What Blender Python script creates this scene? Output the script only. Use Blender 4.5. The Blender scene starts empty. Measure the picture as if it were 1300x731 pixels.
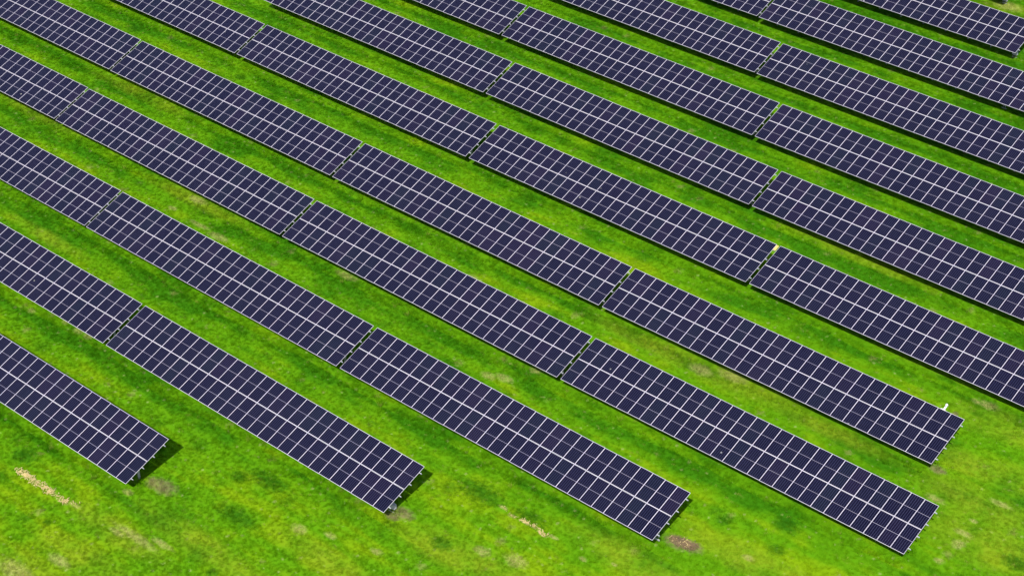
import bpy, bmesh, math, random
from mathutils import Vector, Matrix, noise

random.seed(7)
scene = bpy.context.scene
COL = scene.collection
R = math.radians

# ------------------------------------------------------------------ helpers
def link(name, mesh, mat=None, parent=None):
    o = bpy.data.objects.new(name, mesh)
    COL.objects.link(o)
    if mat is not None and mesh is not None and not mesh.materials:
        mesh.materials.append(mat)
    if parent is not None:
        o.parent = parent
    return o

def tag(o, label=None, cat=None, group=None, kind=None):
    if label: o['label'] = label
    if cat: o['category'] = cat
    if group: o['group'] = group
    if kind: o['kind'] = kind
    return o

class MB:
    """collects boxes and bars into one mesh"""
    def __init__(s): s.v = []; s.f = []
    def quadbox(s, pts):
        b = len(s.v); s.v += [tuple(p) for p in pts]
        for q in ((0,3,2,1),(4,5,6,7),(0,1,5,4),(1,2,6,5),(2,3,7,6),(3,0,4,7)):
            s.f.append(tuple(b+i for i in q))
    def box(s, x0,x1,y0,y1,z0,z1, M=None):
        p = [Vector(c) for c in ((x0,y0,z0),(x1,y0,z0),(x1,y1,z0),(x0,y1,z0),(x0,y0,z1),(x1,y0,z1),(x1,y1,z1),(x0,y1,z1))]
        if M is not None: p = [M @ q for q in p]
        s.quadbox(p)
    def bar(s, a, b, w, h, up=Vector((1,0,0))):
        a = Vector(a); b = Vector(b); d = (b-a).normalized()
        x = up - d*up.dot(d); x.normalize(); y = d.cross(x)
        p = []
        for e in (a, b):
            for sx, sy in ((-1,-1),(1,-1),(1,1),(-1,1)):
                p.append(e + x*sx*w/2 + y*sy*h/2)
        s.quadbox(p)
    def mesh(s, name, mat=None):
        m = bpy.data.meshes.new(name); m.from_pydata(s.v, [], s.f); m.update()
        bm = bmesh.new(); bm.from_mesh(m); bmesh.ops.recalc_face_normals(bm, faces=bm.faces); bm.to_mesh(m); bm.free()
        if mat: m.materials.append(mat)
        return m

# ------------------------------------------------------------------ node helpers
def new_mat(name):
    m = bpy.data.materials.new(name); m.use_nodes = True
    nt = m.node_tree; nt.nodes.clear()
    out = nt.nodes.new('ShaderNodeOutputMaterial')
    return m, nt, out

class N:
    def __init__(s, nt): s.nt = nt
    def _in(s, sock, v):
        if v is None: return
        if isinstance(v, bpy.types.NodeSocket): s.nt.links.new(v, sock)
        else:
            try: sock.default_value = v
            except Exception: sock.default_value = (*v, 1.0)
    def math(s, op, a, b=None, c=None, clamp=False):
        n = s.nt.nodes.new('ShaderNodeMath'); n.operation = op; n.use_clamp = clamp
        for i, v in enumerate((a, b, c)):
            if v is not None: s._in(n.inputs[i], v)
        return n.outputs[0]
    def vmath(s, op, a, b=None):
        n = s.nt.nodes.new('ShaderNodeVectorMath'); n.operation = op
        s._in(n.inputs[0], a)
        if b is not None: s._in(n.inputs[1], b)
        return n.outputs['Value'] if op in ('LENGTH','DISTANCE','DOT_PRODUCT') else n.outputs['Vector']
    def mix(s, f, a, b, blend='MIX'):
        n = s.nt.nodes.new('ShaderNodeMix'); n.data_type = 'RGBA'; n.blend_type = blend
        s._in(n.inputs[0], f)
        for i, v in ((6, a), (7, b)):
            if isinstance(v, bpy.types.NodeSocket): s.nt.links.new(v, n.inputs[i])
            else: n.inputs[i].default_value = (*v, 1.0)
        return n.outputs[2]
    def noise(s, vec, scale, detail=3.0, rough=0.55, dist=0.0):
        n = s.nt.nodes.new('ShaderNodeTexNoise')
        s.nt.links.new(vec, n.inputs['Vector'])
        n.inputs['Scale'].default_value = scale; n.inputs['Detail'].default_value = detail
        n.inputs['Roughness'].default_value = rough; n.inputs['Distortion'].default_value = dist
        return n.outputs['Fac']
    def sstep(s, v, lo, hi, a=0.0, b=1.0):
        n = s.nt.nodes.new('ShaderNodeMapRange'); n.interpolation_type = 'SMOOTHSTEP'
        s._in(n.inputs[0], v); n.inputs[1].default_value = lo; n.inputs[2].default_value = hi
        n.inputs[3].default_value = a; n.inputs[4].default_value = b
        return n.outputs[0]
    def comb(s, x, y, z=0.0):
        n = s.nt.nodes.new('ShaderNodeCombineXYZ')
        s._in(n.inputs[0], x); s._in(n.inputs[1], y); s._in(n.inputs[2], z)
        return n.outputs[0]
    def node(s, t): return s.nt.nodes.new(t)

# ------------------------------------------------------------------ measured layout
TILT = 0.3377386
HC = 2.20                       # height of the table's centre above the grass
MW, ML = 1.142, 2.3638          # one module
PX = 1.154                      # pitch along the row
WD = 4.7575
COLS = 28
LEN = COLS*PX - 0.012
POS = {"A0": [-4.2032, -49.7914, -0.0016, 0.0], "B0": [-19.7745, -39.3923, 0.013, 0.0003], "B1": [12.9782, -39.4249, -0.0011, -0.0028],
"C0": [-35.2842, -28.9632, 0.0323, 0.0008], "C1": [-2.7071, -28.9812, -0.0224, -0.0025], "C2": [30.1247, -29.0565, 0.0644, 0.0022],
"D0": [-53.1571, -18.5029, 0.0059, 0.0002], "D1": [-20.6751, -18.4846, -0.0629, 0.0018], "D2": [12.1094, -18.5895, 0.0429, -0.0005], "D3": [44.7061, -18.455, -0.0388, 0.0034],
"E0": [-57.0503, -8.4553, 0.0019, 0.0], "E1": [-24.5126, -8.4412, -0.0375, 0.0023], "E2": [8.2156, -8.5246, -0.0057, -0.0024], "E3": [40.8292, -8.4128, -0.097, 0.0024],
"F0": [-49.6785, 2.2317, 0.0024, 0.0001], "F1": [-17.0036, 2.2252, 0.023, 0.0004], "F2": [15.7713, 2.2163, 0.0362, 0.0003], "F3": [48.4428, 2.2473, 0.0192, -0.0005],
"G0": [-24.1257, 12.6013, 0.0088, 0.0002], "G1": [8.5992, 12.5921, 0.0293, -0.0013], "G2": [41.3011, 12.5969, -0.0007, 0.0],
"H0": [-31.2387, 22.9934, 0.005, 0.0001], "H1": [1.4473, 22.992, -0.0013, -0.0012], "H2": [34.1454, 22.9806, -0.0132, 0.0003],
"I0": [-5.699, 33.337, 0.0102, 0.0003], "I1": [26.9391, 33.3223, -0.0123, 0.0003],
"J0": [-12.7947, 43.6806, 0.0122, 0.0003], "J1": [19.8313, 43.6657, -0.0122, 0.0003],
"K0": [12.4635, 53.7934, 0.0, 0.0], "L0": [5.39, 64.03, 0.0, 0.0]}
SOIL = [[13.03, -49.39, 0.9, 0.5], [12.16, -49.51, 0.6, 0.4], [46.78, -28.9, 0.8, 0.45], [47.79, -28.6, 0.7, 0.4], [29.19, -39.71, 0.7, 0.4], [28.75, -40.44, 0.5, 0.3], [56.92, -9.44, 0.5, 0.3], [54.37, -2.68, 0.2, 0.2]]
STRAW = [[11.45, -51.57, 0.35, 0.2], [15.85, -54.53, 1.6, 0.25], [14.45, -55.03, 0.6, 0.2], [17.86, -53.73, 0.8, 0.2], [58.58, -12.5, 0.6, 0.22], [62.59, -15.78, 0.35, 0.35], [62.14, -14.47, 0.5, 0.2], [58.57, -15.67, 0.3, 0.2], [62.08, -12.8, 0.25, 0.15], [62.44, -18.24, 0.3, 0.2], [55.84, 0.03, 0.6, 0.3], [62.64, -9.88, 0.6, 0.2], [51.74, -26.91, 0.35, 0.2], [42.68, -34.84, 0.25, 0.15], [44.8, -33.81, 0.2, 0.1], [36.51, -38.98, 0.5, 0.3], [39.08, -38.13, 0.7, 0.4], [-10.15, -40.49, 0.3, 0.3], [-7.01, -40.7, 0.4, 0.25], [-8.26, -40.71, 0.4, 0.25], [-13.73, -41.53, 0.3, 0.2], [-16.37, -20.25, 0.8, 0.3], [-17.13, -22.69, 0.4, 0.2], [-12.95, -23.05, 0.9, 0.2], [-10.12, -23.26, 0.9, 0.3], [11.99, -13.12, 0.5, 0.2], [3.3, -20.11, 0.9, 0.3], [23.83, -22.27, 0.6, 0.3], [22.63, -22.87, 0.5, 0.3], [25.11, -19.79, 0.4, 0.3], [21.45, 62.98, 1.2, 0.6], [54.86, -0.13, 0.3, 0.2], [35.49, -11.02, 0.8, 0.4], [37.97, -10.04, 1.0, 0.4], [24.51, -46.02, 0.5, 0.3], [26.81, -44.98, 0.4, 0.2], [30.61, -44.01, 0.4, 0.2], [12.04, -62.59, 1.2, 0.5], [13.58, -59.85, 0.8, 0.3]]
LUSH = [[1.78, -53.96, 0.9, 0.6], [16.6, -44.76, 0.6, 0.45], [9.48, -57.76, 0.3, 0.2], [23.13, -53.36, 0.4, 0.3], [31.97, -34.14, 1.5, 0.7], [36.7, -33.91, 1.0, 0.5], [18.57, -43.7, 1.5, 0.6], [47.97, -24.68, 0.5, 0.4], [52.78, -24.92, 0.6, 0.35], [19.8, -48.05, 1.6, 0.5], [33.64, -40.31, 0.7, 0.4], [66.8, -14.85, 0.8, 0.5], [51.94, -22.23, 0.8, 0.5], [-48.41, -1.36, 0.8, 0.5], [-31.16, -1.51, 0.6, 0.3]]
WORN = [[12.1, -62.3, 3.2, 1.2], [15.3, -58.7, 4, 1.0], [14.6, -55.1, 4, 0.8], [19.7, -51.9, 5, 0.8], [29.0, -47.1, 4, 0.9], [34.2, -40.9, 3, 0.8], [38.1, -40.1, 5, 1.0], [64.0, -14.5, 4, 1.6], [61.3, -11.0, 3.5, 1.4], [58.5, -7.4, 2.5, 0.9], [57.8, -1.6, 3, 1.2], [62.2, -6.7, 2, 1.2], [45.4, -32.7, 4, 1.0], [52.5, -27.0, 5, 1.0], [35.4, -10.8, 6, 0.8], [39.7, -10.2, 5, 0.7], [30.5, -10.9, 5, 0.6], [47.7, -10.8, 5, 0.6], [-16.3, -20.4, 5, 0.6], [4.0, -17.9, 6, 0.6], [12.6, -17.8, 6, 0.6], [21.4, -18.6, 4, 0.5], [-25.1, -7.5, 6, 0.6], [-36.2, -10.5, 5, 0.6], [-4.8, -8.0, 5, 0.5], [-22.2, -33.3, 4, 0.5], [11.8, 2.3, 5, 0.5], [36.9, 11.4, 6, 0.6], [49.2, 2.0, 5, 0.7], [25.5, 49.5, 5, 0.5], [10.6, 18.2, 4, 0.5], [-41.0, -19.7, 5, 0.6], [-0.8, -26.7, 5, 0.5], [2.4, -37.6, 5, 0.5], [22.8, 62.4, 3, 1.2]]
TRAIL_A = [(2.53, -55.59), (3.48, -55.4), (5.1, -55.51), (6.93, -55.41), (8.43, -55.46), (9.49, -55.16)]
TRAIL_B = [(34.45, -34.31), (35.59, -34.62), (36.93, -34.53), (37.75, -34.41), (38.77, -34.69), (39.51, -34.4)]

STRAW += [[x_, y_, .45, .16] for x_, y_ in TRAIL_A[1:]] + [[x_, y_, .3, .12] for x_, y_ in TRAIL_B]

def ground_z(x, y):
    return 0.05*noise.noise((x*0.11, y*0.2, 3.1)) + 0.022*noise.noise((x*0.45, y*0.6, 9.7)) + 0.008*noise.noise((x*1.3, y*1.5, 5.2))

# ------------------------------------------------------------------ materials
def grass_colour(n):
    """colour of the turf by place; the same for the soil sheet and for the tufts"""
    g = n.node('ShaderNodeNewGeometry'); P = g.outputs['Position']
    sep = n.node('ShaderNodeSeparateXYZ'); n.nt.links.new(P, sep.inputs[0])
    x, y = sep.outputs[0], sep.outputs[1]
    flat = n.comb(x, y, 0.0)
    streak = n.comb(n.math('MULTIPLY', x, 0.16), y, 0.0)          # mown in long passes along the rows
    big = n.noise(flat, 0.07, 3, .55)
    mid = n.noise(flat, 0.30, 2.5, .5)
    st = n.noise(streak, 0.70, 2.5, .5)
    fine = n.noise(flat, 2.6, 4, .65)
    vfine = n.noise(flat, 9.0, 3, .7)
    # place in the alley: 0 under the drip edge of a row, 1 one pitch further south
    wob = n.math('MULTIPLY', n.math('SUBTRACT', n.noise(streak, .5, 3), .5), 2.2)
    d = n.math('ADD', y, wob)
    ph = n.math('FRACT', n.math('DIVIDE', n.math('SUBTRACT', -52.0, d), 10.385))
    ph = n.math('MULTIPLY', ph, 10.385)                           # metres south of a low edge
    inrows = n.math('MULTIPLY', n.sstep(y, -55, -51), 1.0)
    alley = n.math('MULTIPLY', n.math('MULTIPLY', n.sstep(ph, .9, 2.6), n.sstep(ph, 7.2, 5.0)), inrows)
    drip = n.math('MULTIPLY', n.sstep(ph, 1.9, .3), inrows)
    lush, midg, yel = (.038,.168,.0022), (.094,.262,.0026), (.180,.316,.0033)
    t = n.math('ADD', n.math('MULTIPLY', n.math('SUBTRACT', big, .5), 1.7), n.math('MULTIPLY', n.math('SUBTRACT', mid, .5), 1.6))
    t = n.math('ADD', t, n.math('MULTIPLY', n.math('SUBTRACT', st, .5), 2.0))
    t = n.math('ADD', t, n.math('MULTIPLY', n.math('SUBTRACT', fine, .5), .20))
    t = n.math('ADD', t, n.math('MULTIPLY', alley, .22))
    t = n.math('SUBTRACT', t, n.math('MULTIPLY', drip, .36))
    t = n.math('ADD', t, n.math('MULTIPLY', n.sstep(n.math('ADD', n.math('MULTIPLY', x, .45), n.math('MULTIPLY', y, -1.0)), 40, 64), .36))
    t = n.math('SUBTRACT', t, n.math('ADD', n.math('MULTIPLY', n.sstep(n.math('ADD', n.math('MULTIPLY', y, .6), n.math('MULTIPLY', x, .5)), 14, 42), .16), .07))
    a = n.mix(n.sstep(t, -.62, .08), lush, midg)
    c = n.mix(n.sstep(t, .05, .85), a, yel)
    # dead, olive brown thatch showing through in small flecks
    fl = n.math('MULTIPLY', n.sstep(n.noise(n.comb(n.math('MULTIPLY', x, .6), y, 4.0), 1.15, 5, .7, .5), .60, .74), n.sstep(fine, .42, .6))
    c = n.mix(n.math('MULTIPLY', fl, .5), c, (.22,.22,.045))
    # light and dark blades
    c = n.mix(n.math('MULTIPLY', n.sstep(vfine, .45, .22), .22), c, (.03,.125,.002))
    c = n.mix(n.math('MULTIPLY', n.sstep(vfine, .56, .78), .28), c, (.22,.34,.006))
    # single pale leaves and dead tufts, small dark weeds
    def specks(scale, keep, rad, soft):
        wv = n.vmath('ADD', flat, n.comb(n.math('MULTIPLY', n.math('SUBTRACT', vfine, .5), .5/scale), n.math('MULTIPLY', n.math('SUBTRACT', fine, .5), .7/scale)))
        vo = n.node('ShaderNodeTexVoronoi'); vo.voronoi_dimensions = '2D'; vo.inputs['Scale'].default_value = scale
        n.nt.links.new(wv, vo.inputs['Vector'])
        sc = n.node('ShaderNodeSeparateColor'); n.nt.links.new(vo.outputs['Color'], sc.inputs[0])
        r_ = n.math('MULTIPLY', n.math('ADD', sc.outputs[1], .3), rad)
        q_ = n.math('DIVIDE', vo.outputs['Distance'], r_)
        return n.math('MULTIPLY', n.sstep(q_, 1.0, soft), n.math('GREATER_THAN', sc.outputs[0], keep))
    c = n.mix(n.math('MULTIPLY', specks(1.0, .62, .15, .2), .42), c, (.36,.37,.14))
    c = n.mix(n.math('MULTIPLY', specks(.23, .5, .26, .0), .6), c, (.030,.135,.003))
    c = n.mix(n.math('MULTIPLY', specks(.35, .72, .17, .0), .45), c, (.28,.25,.09))
    # wet lush clumps, bare soil and straw at their places
    def mask(lst, soft=.45, fa=3.2, va=1.6):
        tot = None
        for (px, py, rx, ry) in lst:
            dx = n.math('DIVIDE', n.math('SUBTRACT', x, px), rx*1.35); dy = n.math('DIVIDE', n.math('SUBTRACT', y, py), ry*1.5)
            q = n.math('ADD', n.math('MULTIPLY', dx, dx), n.math('MULTIPLY', dy, dy))
            tot = q if tot is None else n.math('MINIMUM', tot, q)
        w = n.math('ADD', tot, n.math('MULTIPLY', n.math('SUBTRACT', fine, .5), fa))
        w = n.math('ADD', w, n.math('MULTIPLY', n.math('SUBTRACT', vfine, .5), va))
        return n.sstep(w, 1.9, -.3)
    wm = n.math('MULTIPLY', mask(WORN, fa=3.5, va=.6), n.sstep(mid, .3, .62, .35, 1.0))
    c = n.mix(n.math('MULTIPLY', wm, n.sstep(fine, .35, .65, .35, .85)), c, (.225,.300,.014))
    c = n.mix(n.math('MULTIPLY', mask(LUSH), .75), c, (.016,.10,.003))
    c = n.mix(n.math('MULTIPLY', n.math('MULTIPLY', mask(SOIL), n.sstep(vfine, .25, .6, .45, 1.0)), .9), c, (.20,.155,.085))
    c = n.mix(n.math('MULTIPLY', n.math('MULTIPLY', mask(STRAW), n.sstep(vfine, .35, .65, .15, 1.0)), .75), c, (.44,.37,.15))
    return c, flat, x, y

def make_ground_mat():
    m, nt, out = new_mat('turf')
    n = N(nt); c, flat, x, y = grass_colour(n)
    b1 = n.noise(flat, 5.0, 5, .7); b2 = n.noise(flat, 16.0, 3, .7)
    h = n.math('ADD', n.math('MULTIPLY', b1, .10), n.math('MULTIPLY', b2, .05))
    bump = n.node('ShaderNodeBump'); bump.inputs['Strength'].default_value = .2; bump.inputs['Distance'].default_value = 1.0
    nt.links.new(h, bump.inputs['Height'])
    p = n.node('ShaderNodeBsdfPrincipled'); nt.links.new(c, p.inputs['Base Color'])
    p.inputs['Roughness'].default_value = .95; p.inputs['Specular IOR Level'].default_value = .05
    nt.links.new(bump.outputs[0], p.inputs['Normal'])
    nt.links.new(p.outputs[0], out.inputs[0])
    return m

def make_blade_mat():
    m, nt, out = new_mat('grass_blades')
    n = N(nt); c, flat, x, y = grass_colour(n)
    oi = n.node('ShaderNodeObjectInfo')
    r = oi.outputs['Random']
    c = n.mix(n.sstep(r, .0, .45, .10, 0.0), c, (.03,.13,.002))
    c = n.mix(n.sstep(r, .72, 1.0, 0.0, .16), c, (.22,.34,.006))
    c = n.mix(n.sstep(r, .975, .99, 0.0, .5), c, (.36,.36,.08))
    gn = n.node('ShaderNodeNewGeometry')
    # many thin blades stand in one tuft: they light like the turf's own slope, not like single flat cards
    nn = n.vmath('NORMALIZE', n.vmath('ADD', gn.outputs['Normal'], n.comb(0.0, 0.0, 2.2)))
    df = n.node('ShaderNodeBsdfDiffuse'); tr = n.node('ShaderNodeBsdfTranslucent')
    nt.links.new(c, df.inputs[0]); nt.links.new(c, tr.inputs[0])
    mx = n.node('ShaderNodeMixShader'); mx.inputs[0].default_value = .3
    nt.links.new(nn, df.inputs['Normal'])
    nt.links.new(df.outputs[0], mx.inputs[1]); nt.links.new(tr.outputs[0], mx.inputs[2])
    nt.links.new(mx.outputs[0], out.inputs[0])
    return m

def make_cell_mat():
    m, nt, out = new_mat('photovoltaic_cells')
    n = N(nt)
    tc = n.node('ShaderNodeTexCoord'); sep = n.node('ShaderNodeSeparateXYZ'); nt.links.new(tc.outputs['Object'], sep.inputs[0])
    x, y, z = sep.outputs
    oi = n.node('ShaderNodeObjectInfo'); r = oi.outputs['Random']
    cw = 0.1815
    fx = n.math('FRACT', n.math('ADD', n.math('DIVIDE', x, cw), 100.0))
    ex = n.math('MINIMUM', fx, n.math('SUBTRACT', 1.0, fx))             # 0 on a cell border
    gapx = n.math('LESS_THAN', ex, .0110/cw)
    # silver busbars, ten to a cell
    fb = n.math('FRACT', n.math('ADD', n.math('DIVIDE', x, cw/10), 100.05))
    eb = n.math('MINIMUM', fb, n.math('SUBTRACT', 1.0, fb))
    bus = n.math('LESS_THAN', eb, .03)
    ay = n.math('ABSOLUTE', y)
    mid = n.math('LESS_THAN', ay, .0125)
    chh = 0.0948
    fy = n.math('FRACT', n.math('DIVIDE', n.math('SUBTRACT', ay, .0125), chh))
    ey = n.math('MINIMUM', fy, n.math('SUBTRACT', 1.0, fy))
    gapy = n.math('LESS_THAN', ey, .0013/chh)
    border = n.math('MAXIMUM', n.math('GREATER_THAN', n.math('ABSOLUTE', x), MW/2-.0185), n.math('GREATER_THAN', ay, ML/2-.027))
    # silicon: each module comes out of its own batch
    base = n.mix(r, (.0010,.0013,.0100), (.0024,.0019,.0125))
    r2 = n.math('FRACT', n.math('MULTIPLY', r, 37.7))
    base = n.mix(n.sstep(r2, .75, 1.0, 0, 1.0), base, (.0070,.0036,.0165))
    base = n.mix(n.sstep(r2, .25, .0, 0, 1.0), base, (.0025,.0050,.0125))
    # each cell a touch different
    wn = n.node('ShaderNodeTexWhiteNoise'); wn.noise_dimensions = '3D'
    cx = n.math('FLOOR', n.math('DIVIDE', x, cw)); cy = n.math('FLOOR', n.math('DIVIDE', y, chh*2))
    nt.links.new(n.comb(cx, cy, n.math('MULTIPLY', r, 91.0)), wn.inputs['Vector'])
    base = n.mix(n.math('MULTIPLY', wn.outputs['Value'], .2), base, (.007,.006,.024))
    c = n.mix(bus, base, (.010,.0095,.029))
    c = n.mix(gapy, c, (.02,.017,.042))
    c = n.mix(gapx, c, (.052,.053,.115))
    c = n.mix(mid, c, (.31,.285,.36))
    c = n.mix(border, c, (.48,.44,.52))
    # dust film and a few bird droppings
    geo = n.node('ShaderNodeNewGeometry')
    dust = n.noise(geo.outputs['Position'], .35, 4, .6)
    c = n.mix(n.sstep(dust, .35, .75, .0, .006), c, (.38,.38,.42))
    vo = n.node('ShaderNodeTexVoronoi'); vo.inputs['Scale'].default_value = .95; vo.feature = 'F1'
    nt.links.new(geo.outputs['Position'], vo.inputs['Vector'])
    sv = n.node('ShaderNodeSeparateColor'); nt.links.new(vo.outputs['Color'], sv.inputs[0])
    spot = n.math('MULTIPLY', n.math('LESS_THAN', vo.outputs['Distance'], n.math('MULTIPLY', sv.outputs[1], .085)), n.math('GREATER_THAN', sv.outputs[0], .93))
    c = n.mix(n.math('MULTIPLY', spot, .35), c, (.6,.58,.52))
    p = n.node('ShaderNodeBsdfPrincipled'); nt.links.new(c, p.inputs['Base Color'])
    p.inputs['Roughness'].default_value = .5; p.inputs['Specular IOR Level'].default_value = .10
    p.inputs['Coat Weight'].default_value = .16; p.inputs['Coat Roughness'].default_value = .12; p.inputs['Coat IOR'].default_value = 1.38
    nt.links.new(p.outputs[0], out.inputs[0])
    return m

def metal(name, col, rough=.45, metallic=.0, var=.12, scale=6.0):
    m, nt, out = new_mat(name); n = N(nt)
    g = n.node('ShaderNodeNewGeometry')
    f = n.noise(g.outputs['Position'], scale, 3, .6)
    lo = tuple(v*(1-var) for v in col); hi = tuple(min(.95, v*(1+var)) for v in col)
    c = n.mix(f, lo, hi)
    p = n.node('ShaderNodeBsdfPrincipled'); nt.links.new(c, p.inputs['Base Color'])
    p.inputs['Roughness'].default_value = rough; p.inputs['Metallic'].default_value = metallic
    nt.links.new(p.outputs[0], out.inputs[0])
    return m

M_GROUND = make_ground_mat()
M_BLADE = make_blade_mat()
M_CELL = make_cell_mat()
M_FRAME = metal('anodised_aluminium', (.66,.62,.68), .45, .1, .08, 1.3)
M_STEEL = metal('galvanised_steel', (.50,.51,.53), .5, .4, .2)
M_BOX = metal('grey_painted_box', (.42,.43,.45), .45, 0, .06)
M_WHITE = metal('white_plastic', (.62,.62,.60), .35, 0, .04)
M_YELLOW = metal('yellow_plastic', (.62,.46,.14), .5, 0, .1)
M_STRAW = metal('straw', (.52,.41,.17), .9, 0, .35, 9.0)
def mound_mat():
    m, nt, out = new_mat('dead_grass_heap'); n = N(nt)
    c, flat, x, y = grass_colour(n)
    a = n.noise(flat, 3.2, 4, .7); b = n.noise(flat, 11.0, 3, .7)
    c2 = n.mix(n.sstep(b, .35, .65), (.085,.055,.03), (.24,.17,.09))
    c = n.mix(n.sstep(a, .30, .50, .25, .95), c, c2)
    p = n.node('ShaderNodeBsdfPrincipled'); nt.links.new(c, p.inputs['Base Color']); p.inputs['Roughness'].default_value = 1.0
    bp = n.node('ShaderNodeBump'); bp.inputs['Distance'].default_value = .2; nt.links.new(b, bp.inputs['Height']); nt.links.new(bp.outputs[0], p.inputs['Normal'])
    nt.links.new(p.outputs[0], out.inputs[0]); return m
M_MOUND = mound_mat()
M_DEAD = metal('dead_thatch', (.17,.115,.06), .95, 0, .45, 7.0)

# ------------------------------------------------------------------ ground
def axis(lo, hi, step, far):
    a = [lo + i*step for i in range(int((hi-lo)/step)+1)]
    k = [15, 50, 140, 400, 1200, far]
    return [lo-q for q in reversed(k)] + a + [hi+q for q in k]
xs = axis(-80, 84, .8, 3000); ys = axis(-80, 84, .8, 3000)
verts = [(x, y, ground_z(x, y) if abs(x) < 100 and abs(y) < 100 else 0.0) for y in ys for x in xs]
nx = len(xs)
faces = [(j*nx+i, j*nx+i+1, (j+1)*nx+i+1, (j+1)*nx+i) for j in range(len(ys)-1) for i in range(nx-1)]
gm = bpy.data.meshes.new('ground'); gm.from_pydata(verts, [], faces); gm.update()
for p in gm.polygons: p.use_smooth = True
ground = link('ground', gm, M_GROUND)
tag(ground, 'bright green field of mown grass under the solar tables', 'ground', kind='structure')

# ------------------------------------------------------------------ grass (stuff)
def tuft_mesh(name, nb, rad, h0, h1, w):
    v = []; f = []
    for i in range(nb):
        a = random.uniform(0, 2*math.pi); r = rad*math.sqrt(random.random())
        bx, by = r*math.cos(a), r*math.sin(a)
        h = random.uniform(h0, h1); lean = random.uniform(.25, 1.0)*h; la = a + random.uniform(-1.2, 1.2)
        dx, dy = math.cos(la), math.sin(la); sx, sy = -dy*w/2, dx*w/2
        b = len(v)
        v += [(bx-sx, by-sy, -.03), (bx+sx, by+sy, -.03),
              (bx+dx*lean*.4+sx*.8, by+dy*lean*.4+sy*.8, h*.65), (bx+dx*lean*.4-sx*.8, by+dy*lean*.4-sy*.8, h*.65),
              (bx+dx*lean, by+dy*lean, h)]
        f += [(b, b+1, b+2, b+3), (b+3, b+2, b+4)]
    m = bpy.data.meshes.new(name); m.from_pydata(v, [], f); m.update(); m.materials.append(M_BLADE)
    return m

def make_grass(name, corners, density, tuft, seed, smin, smax, label):
    # the patch to be sown follows the ground sheet
    if corners is None:
        v, f = rough_strip()
        return sow(name, v, f, density, tuft, seed, smin, smax, label)
    x0 = min(c[0] for c in corners); x1 = max(c[0] for c in corners); y0 = min(c[1] for c in corners); y1 = max(c[1] for c in corners)
    def inside(x, y):
        for i in range(4):
            ax, ay = corners[i]; bx_, by_ = corners[(i+1) % 4]
            if (bx_-ax)*(y-ay)-(by_-ay)*(x-ax) < 0: return False
        return True
    st = 1.6; v = []; f = []; idx = {}
    def vid(i, j):
        if (i, j) not in idx:
            x, y = x0+i*st, y0+j*st; idx[(i, j)] = len(v); v.append((x, y, ground_z(x, y)))
        return idx[(i, j)]
    for i in range(int((x1-x0)/st)+1):
        for j in range(int((y1-y0)/st)+1):
            if inside(x0+(i+.5)*st, y0+(j+.5)*st):
                f.append((vid(i, j), vid(i+1, j), vid(i+1, j+1), vid(i, j+1)))
    return sow(name, v, f, density, tuft, seed, smin, smax, label)

def sow(name, v, f, density, tuft, seed, smin, smax, label):
    me = bpy.data.meshes.new(name); me.from_pydata(v, [], f); me.update()
    ob = link(name, me, M_BLADE)
    ng = bpy.data.node_groups.new(name+'_sowing', 'GeometryNodeTree')
    ng.interface.new_socket('Geometry', in_out='INPUT', socket_type='NodeSocketGeometry')
    ng.interface.new_socket('Geometry', in_out='OUTPUT', socket_type='NodeSocketGeometry')
    gi = ng.nodes.new('NodeGroupInput'); go = ng.nodes.new('NodeGroupOutput')
    dp = ng.nodes.new('GeometryNodeDistributePointsOnFaces'); dp.inputs['Density'].default_value = density; dp.inputs['Seed'].default_value = seed
    ip = ng.nodes.new('GeometryNodeInstanceOnPoints')
    src = ng.nodes.new('GeometryNodeObjectInfo'); src.inputs['Object'].default_value = tuft; src.inputs['As Instance'].default_value = True
    rv = ng.nodes.new('FunctionNodeRandomValue'); rv.data_type = 'FLOAT_VECTOR'; rv.inputs[0].default_value = (-.15, -.15, 0); rv.inputs[1].default_value = (.15, .15, 6.283)
    rs = ng.nodes.new('FunctionNodeRandomValue'); rs.data_type = 'FLOAT'; rs.inputs[2].default_value = smin; rs.inputs[3].default_value = smax
    L = ng.links.new
    L(gi.outputs[0], dp.inputs['Mesh']); L(dp.outputs['Points'], ip.inputs['Points'])
    L(src.outputs['Geometry'], ip.inputs['Instance']); L(rv.outputs[0], ip.inputs['Rotation']); L(rs.outputs[1], ip.inputs['Scale'])
    L(ip.outputs[0], go.inputs[0])
    md = ob.modifiers.new('sowing', 'NODES'); md.node_group = ng
    tag(ob, label, 'grass', kind='stuff')
    return ob

VIEW = [(12, -72), (78, -14), (24, 76), (-76, -6)]
t1 = bpy.data.objects.new('grass_tuft', tuft_mesh('grass_tuft', 26, .15, .035, .085, .014))
COL.objects.link(t1); t1.location = (7.0, -69.5, ground_z(7.0, -69.5)); tag(t1, 'tuft of short green grass beyond the lower edge of the field', 'grass', kind='stuff')
make_grass('grass', VIEW, 26.0, t1, 3, .7, 1.35, 'short bright green grass covering the field between the solar tables')

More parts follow.
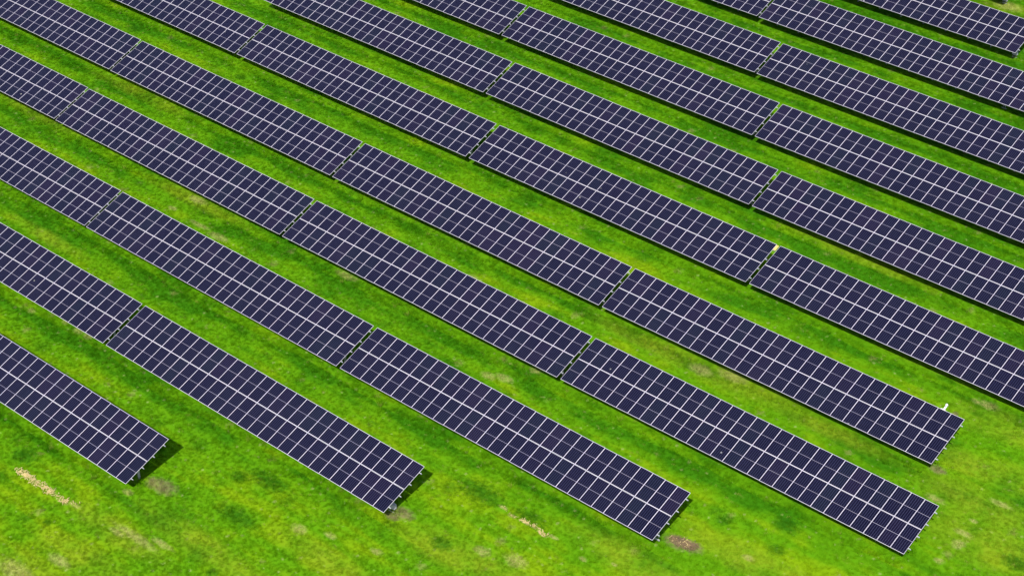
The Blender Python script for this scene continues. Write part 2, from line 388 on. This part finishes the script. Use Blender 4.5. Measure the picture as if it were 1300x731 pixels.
t2 = bpy.data.objects.new('rough_grass_tuft', tuft_mesh('rough_grass_tuft', 20, .14, .12, .30, .02))
COL.objects.link(t2); t2.location = (9.5, -69.0, ground_z(9.5, -69.0)); tag(t2, 'taller grass tuft beyond the lower edge of the field', 'grass', kind='stuff')
def rough_strip():
    # longer grass the mower cannot reach: a ragged strip under every low edge and round the posts at the row ends
    v = []; f = []
    for k, (x, y, dz, sl) in POS.items():
        n0 = 34
        for i in range(n0):
            xa = x - LEN/2 + LEN*i/n0; xb = xa + LEN/n0
            yb = y - 2.2 + .7*noise.noise((xa*.35, y, 0)); ya = yb - .55 - .5*abs(noise.noise((xa*.5, y, 8)))
            b = len(v); v += [(xa, ya, ground_z(xa, ya)), (xb, ya, ground_z(xb, ya)), (xb, yb+.5, ground_z(xb, yb+.5)), (xa, yb+.5, ground_z(xa, yb+.5))]
            f.append((b, b+1, b+2, b+3))
        for (ex, ey, r_) in ((LEN/2-1.0, -.3, .5), (LEN/2-.4, -.6, .45)):
            cx, cy = x+ex, y+ey; b = len(v)
            v += [(cx-r_, cy-r_, ground_z(cx, cy)), (cx+r_, cy-r_, ground_z(cx, cy)), (cx+r_, cy+r_, ground_z(cx, cy)), (cx-r_, cy+r_, ground_z(cx, cy))]
            f += [(b, b+1, b+2, b+3)]*1
    return v, f
make_grass('rough_grass', None, 5.0, t2, 11, .6, 1.4, 'taller uncut grass along the low edges and end posts of the solar tables')
# ------------------------------------------------------------------ solar tables
ct, stl = math.cos(TILT), math.sin(TILT)
RX = Matrix.Rotation(TILT, 4, 'X')
def slope_pt(u, w, n_=0.0):
    """point on the table plane: u along the row, w up the slope, n_ along its normal"""
    return Vector((u, w*ct - n_*stl, HC + w*stl + n_*ct))

lam = MB(); lam.box(-MW/2+.012, MW/2-.012, -ML/2+.012, ML/2-.012, -.010, -.003)
ME_LAM = lam.mesh('solar_panel', M_CELL)
fr = MB(); fw = .0135; fe = .018
fr.box(-MW/2, -MW/2+fw, -ML/2, ML/2, -.036, 0); fr.box(MW/2-fw, MW/2, -ML/2, ML/2, -.036, 0)
fr.box(-MW/2+fw, MW/2-fw, -ML/2, -ML/2+fe, -.036, 0); fr.box(-MW/2+fw, MW/2-fw, ML/2-fe, ML/2, -.036, 0)
ME_FRAME = fr.mesh('panel_frame', M_FRAME)

PUR_W = [1.78, .595, -.595, -1.78]
PH = .085
pu = MB()
ov = .20
pu.box(-LEN/2+.03, LEN/2+ov, -.030, .030, -.0385-.006, -.0385)            # top flange of a C section
pu.box(-LEN/2+.03, LEN/2+ov, -.030, -.024, -.0385-PH, -.0445)
pu.box(-LEN/2+.03, LEN/2+ov, -.024, .030, -.0385-PH, -.0385-PH+.006)
ME_PURLIN = pu.mesh('purlin', M_STEEL)
ra = MB(); zt = -.0385-PH-.002
ra.box(-.035, .035, -2.0, 2.0, zt-.006, zt); ra.box(-.003, .003, -2.0, 2.0, zt-.114, zt-.006); ra.box(-.035, .035, -2.0, 2.0, zt-.12, zt-.114)
ME_RAFTER = ra.mesh('rafter', M_STEEL)
PY = -.22                                                                   # posts stand a little in front of the middle
ptop = HC + PY*math.tan(TILT) - .27/ct
po = MB()
po.box(-.06, .06, -.075, -.068, -.5, ptop); po.box(-.06, .06, .068, .075, -.5, ptop); po.box(-.004, .004, -.068, .068, -.5, ptop)
ME_POST = po.mesh('post', M_STEEL)
br = MB()
br.bar((.045, PY-.08, .85), slope_pt(.045, -1.35, zt-.06), .05, .05)
ME_BRACE = br.mesh('brace', M_STEEL)
POSTX = [-(LEN/2-1.05) + i*(LEN-2.1)/11 for i in range(12)]

def make_table(name):
    root = bpy.data.objects.new(name, None); COL.objects.link(root)
    root.empty_display_size = .5
    for i in range(COLS):
        for s in (1, -1):
            o = link('solar_panel', ME_LAM, None, root)
            o.location = slope_pt((i-(COLS-1)/2)*PX, s*(ML/2+.015)); o.rotation_euler = (TILT, 0, 0)
            link('panel_frame', ME_FRAME, None, o)
    for w in PUR_W:
        o = link('purlin', ME_PURLIN, None, root); o.location = slope_pt(0, w); o.rotation_euler = (TILT, 0, 0)
    for x in POSTX:
        o = link('post', ME_POST, None, root); o.location = (x, PY, 0)
        o = link('rafter', ME_RAFTER, None, root); o.location = slope_pt(x, 0); o.rotation_euler = (TILT, 0, 0)
        o = link('brace', ME_BRACE, None, root); o.location = (x, 0, 0)
    return root

def copy_tree(o, parent=None):
    c = o.copy(); COL.objects.link(c)
    if parent is not None: c.parent = parent
    for ch in o.children: copy_tree(ch, c)
    return c

LAB = {
 'A0': 'short visible solar table in the bottom left corner, its right end shading the grass',
 'B0': 'left one of two solar tables in second row from the bottom left corner',
 'B1': 'right one of two solar tables in second row from bottom left, grey box underneath',
 'C0': 'leftmost of three solar tables in third row from the bottom left corner',
 'C1': 'middle one of three solar tables in third row from the bottom left corner',
 'C2': 'rightmost of three solar tables in third row, ending beside the brown mound',
 'D0': 'leftmost of four solar tables in fourth row from bottom left, cut by picture edge',
 'D1': 'second from left of four solar tables in fourth row from the bottom left',
 'D2': 'third from left of four solar tables in fourth row from the bottom left',
 'D3': 'rightmost of four solar tables in fourth row, its end lowest at bottom right',
 'E0': 'leftmost of four solar tables in fifth row, cut by top left corner of picture',
 'E1': 'second from left of four solar tables in fifth row from the bottom left',
 'E2': 'third from left of four solar tables in fifth row from the bottom left',
 'E3': 'solar table with a small white sensor on the top edge near its right end',
 'F0': 'leftmost of four solar tables in sixth row, running out of the top edge',
 'F1': 'second from left of four solar tables in sixth row from the bottom left',
 'F2': 'third from left of four solar tables in sixth row, yellow cap at its right end',
 'F3': 'rightmost of four solar tables in sixth row, running out of the right edge',
 'G0': 'leftmost of three solar tables in seventh row, running out of the top edge',
 'G1': 'middle one of three solar tables in seventh row from the bottom left corner',
 'G2': 'rightmost of three solar tables in seventh row, running out of the right edge',
 'H0': 'leftmost of three solar tables in eighth row, only its lower end showing at top',
 'H1': 'middle one of three solar tables in eighth row from the bottom left corner',
 'H2': 'rightmost of three solar tables in eighth row, running out of the right edge',
 'I0': 'left one of two solar tables in ninth row, running out of the top edge',
 'I1': 'right one of two solar tables in ninth row, running out of the right edge',
 'J0': 'left one of two solar tables in tenth row, just its lower end at top edge',
 'J1': 'right one of two solar tables in tenth row, ending at the right edge',
 'K0': 'single solar table of eleventh row, its free end in the top right corner',
 'L0': 'farthest solar table, only the foot of its end post showing at top right corner',
}
proto = None; TAB = {}
for k, (x, y, dz, sl) in POS.items():
    if proto is None:
        t = proto = make_table('solar_table')
        proto_children = list(t.children)
    else:
        t = copy_tree(proto)
    t.location = (x, y, dz); t.rotation_euler = (0, -sl, 0)
    tag(t, LAB[k], 'solar table', 'solar tables standing in rows on the grass')
    TAB[k] = t

# small things fixed to single tables (parts of those tables)
def bevelled(name, mb, mat, parent, off=.012):
    me = mb.mesh(name, mat)
    bm = bmesh.new(); bm.from_mesh(me)
    bmesh.ops.bevel(bm, geom=list(bm.edges), offset=off, segments=2, affect='EDGES')
    bm.to_mesh(me); bm.free()
    return link(name, me, None, parent)

def junction_box(t, px, w=.55, h=.42, z0=.2):
    b = MB(); b.box(px-.1, px-.1+w, PY-.36, PY-.09, z0, z0+h)
    o = bevelled('junction_box', b, M_BOX, t)
    l = MB(); l.box(px-.1+.03, px-.1+w-.03, PY-.385, PY-.362, z0+.03, z0+h-.03)
    bevelled('lid', l, M_BOX, o, .006)
    c = MB(); c.bar((px+.08, PY-.22, z0+.01), (px+.08, PY-.22, -.15), .05, .05); c.bar((px+.28, PY-.22, z0+.01), (px+.28, PY-.22, -.15), .05, .05)
    c.box(px+.0, px+.55, PY-.50, PY-.42, -.05, .07)
    link('cable_duct', c.mesh('cable_duct', M_STEEL), None, o)
# modules never sit perfectly true on their clamps
jr = random.Random(21)
for t in TAB.values():
    for o in t.children:
        if o.name.startswith('solar_panel'):
            o.rotation_euler = (TILT+R(jr.gauss(0, .12)), R(jr.gauss(0, .12)), R(jr.gauss(0, .05)))
            o.location = o.location + Vector((0, -stl, ct))*jr.uniform(0, .006) + Vector((0, ct, stl))*jr.gauss(0, .004)
for k in ('B1', 'J1', 'K0', 'L0'):
    junction_box(TAB[k], POSTX[-1])
junction_box(TAB['C2'], POSTX[-1], .4, .35, .5)
junction_box(TAB['J1'], POSTX[-2], .3, .3, .3)

# weather sensor on the top edge of one table
def sensor(t):
    u0 = LEN/2 - 1.62*PX; e = WD/2
    a = slope_pt(u0, e+.004, -.03); b = slope_pt(u0+.0, e+.46, -.02)
    m = MB(); m.bar(a, b, .16, .05)
    m.bar(slope_pt(u0-.26, e+.03, -.012), slope_pt(u0+.16, e+.03, -.012), .05, .10, up=Vector((0, 0, 1)))
    s = bevelled('sensor_bracket', m, M_WHITE, t, .008)
    bm = bmesh.new()
    bmesh.ops.create_cone(bm, cap_ends=True, segments=20, radius1=.115, radius2=.105, depth=.11, matrix=Matrix.Translation(b+Vector((0, 0, .07))))
    bmesh.ops.create_uvsphere(bm, u_segments=20, v_segments=10, radius=.085, matrix=Matrix.Translation(b+Vector((0, 0, .125))))
    me = bpy.data.meshes.new('sensor_head'); bm.to_mesh(me); bm.free(); me.materials.append(M_WHITE)
    for p in me.polygons: p.use_smooth = True
    link('sensor_head', me, None, s)
sensor(TAB['E3'])
# yellow cap on the upper purlin end, in the gap to the next table
m = MB(); q = Matrix.Translation(slope_pt(LEN/2+.14, PUR_W[0]+.28)) @ RX
m.box(-.125, .125, -.30, .28, -.06, .0, q)
bevelled('end_cap', m, M_YELLOW, TAB['F2'], .01)

# ------------------------------------------------------------------ straw, mound
def strands(name, pts, count, spread, lmin, lmax, w, mat, lift=.05, clump=.0):
    v = []; f = []
    seg = [(Vector(a), Vector(b)) for a, b in zip(pts[:-1], pts[1:])]
    clumps = [(random.random(), random.uniform(.2, 1.0)) for _ in range(9)]
    for i in range(count):
        if random.random() < clump:
            tq = random.choice(clumps)[0] + random.gauss(0, .02); tq = min(.999, max(0, tq))
        else: tq = random.random()
        s, u = divmod(tq*len(seg), 1); a, b = seg[int(min(s, len(seg)-1))]
        c = a.lerp(b, u); x = c.x + random.gauss(0, spread*.7); y = c.y + random.gauss(0, spread)
        ang = random.uniform(0, math.pi); ln = random.uniform(lmin, lmax); ww = w*random.uniform(.5, 1.5)
        dx, dy = math.cos(ang), math.sin(ang); z = ground_z(x, y) + random.uniform(.05, .05+lift); k = len(v)
        tz = random.uniform(-.04, .06)
        for e, h in ((-.5, 0), (0, random.uniform(.01, .05)), (.5, tz)):
            v += [(x+dx*ln*e-dy*ww/2, y+dy*ln*e+dx*ww/2, z+h), (x+dx*ln*e+dy*ww/2, y+dy*ln*e-dx*ww/2, z+h),
                  (x+dx*ln*e, y+dy*ln*e, z+h+ww*.4)]
        for e in (0, 3):
            a0 = k+e
            f += [(a0, a0+3, a0+5, a0+2), (a0+2, a0+5, a0+4, a0+1), (a0+1, a0+4, a0+3, a0)]
        f += [(k, k+2, k+1), (k+6, k+7, k+8)]
    me = bpy.data.meshes.new(name); me.from_pydata(v, [], f); me.update()
    return link(name, me, mat)
s = strands('straw', TRAIL_A, 330, .17, .08, .28, .042, M_STRAW, .06, .7)
tag(s, 'long pale trail of dry straw lying on the grass in the lower left corner', 'straw', kind='stuff')
s = strands('straw', TRAIL_B, 130, .11, .06, .22, .036, M_STRAW, .05, .7)
tag(s, 'thin broken trail of dry straw on the grass below the third row', 'straw', kind='stuff')

bm = bmesh.new(); nxm, nym = 40, 24
grid = []
for j in range(nym+1):
    row = []
    for i in range(nxm+1):
        u = i/nxm*2-1; w = j/nym*2-1
        x = 47.15+u*1.15; y = -28.78+w*.5
        rr = math.hypot(u*(1+.25*noise.noise((u*2, w*2, 1))), w*(1+.3*noise.noise((u*2, w*2, 7))))
        h = max(0, 1-rr*rr)*.20*(1.25 if u < 0 else .75) - .04 + .05*noise.noise((x*5, y*5, 2)) * max(0, 1-rr)
        row.append(bm.verts.new((x, y, ground_z(x, y)+h)))
    grid.append(row)
for j in range(nym):
    for i in range(nxm):
        bm.faces.new((grid[j][i], grid[j][i+1], grid[j+1][i+1], grid[j+1][i]))
me = bpy.data.meshes.new('soil_mound'); bm.to_mesh(me); bm.free()
mound = link('soil_mound', me, M_MOUND)
tag(mound, 'low brown mound of soil and dead grass beside the end of the third row', 'mound')
th = strands('thatch', [(46.2, -28.9), (47.3, -28.75), (48.2, -28.6)], 420, .2, .08, .26, .03, M_DEAD, .14, 0)
th2 = strands('dry_stalks', [(46.4, -28.9), (47.2, -28.75), (47.9, -28.65)], 40, .22, .08, .3, .03, M_STRAW, .16, 0)
th2.parent = mound; th2['kind'] = 'stuff'
th.parent = mound; th['kind'] = 'stuff'

# ------------------------------------------------------------------ camera, light, sky
cd = bpy.data.cameras.new('camera'); cam = bpy.data.objects.new('camera', cd); COL.objects.link(cam)
cam.location = (111.66546, -118.40298, 98.62680 + .3)
cam.rotation_euler = (0.96607995, 0.01618086, 0.72305762)
cd.sensor_width = 36; cd.sensor_fit = 'HORIZONTAL'; cd.lens = 36*1992.96/1024
cd.clip_start = 1; cd.clip_end = 8000
scene.camera = cam

AZ, EL = R(-31), R(47.5)
d = Vector((math.sin(AZ)*math.cos(EL), math.cos(AZ)*math.cos(EL), -math.sin(EL)))
sl = bpy.data.lights.new('sun', 'SUN'); sl.energy = 4.0; sl.angle = R(1.0); sl.color = (1.0, .955, .88)
so = bpy.data.objects.new('sun', sl); COL.objects.link(so); so.rotation_euler = d.to_track_quat('-Z', 'Y').to_euler(); so.location = (0, 0, 60)

w = bpy.data.worlds.new('World'); scene.world = w; w.use_nodes = True
nt = w.node_tree; bg = nt.nodes['Background']
sky = nt.nodes.new('ShaderNodeTexSky'); sky.sky_type = 'NISHITA'; sky.sun_disc = False
sky.sun_elevation = EL; sky.sun_rotation = math.atan2(-d.x, -d.y); sky.air_density = 1.0; sky.dust_density = 1.5; sky.ozone_density = 1.0
nt.links.new(sky.outputs[0], bg.inputs[0]); bg.inputs[1].default_value = .11

vs = scene.view_settings
vs.view_transform = 'Standard'; vs.look = 'None'; vs.gamma = 1.0; vs.use_curve_mapping = False
vs.exposure = .55
scene.render.engine = 'CYCLES'
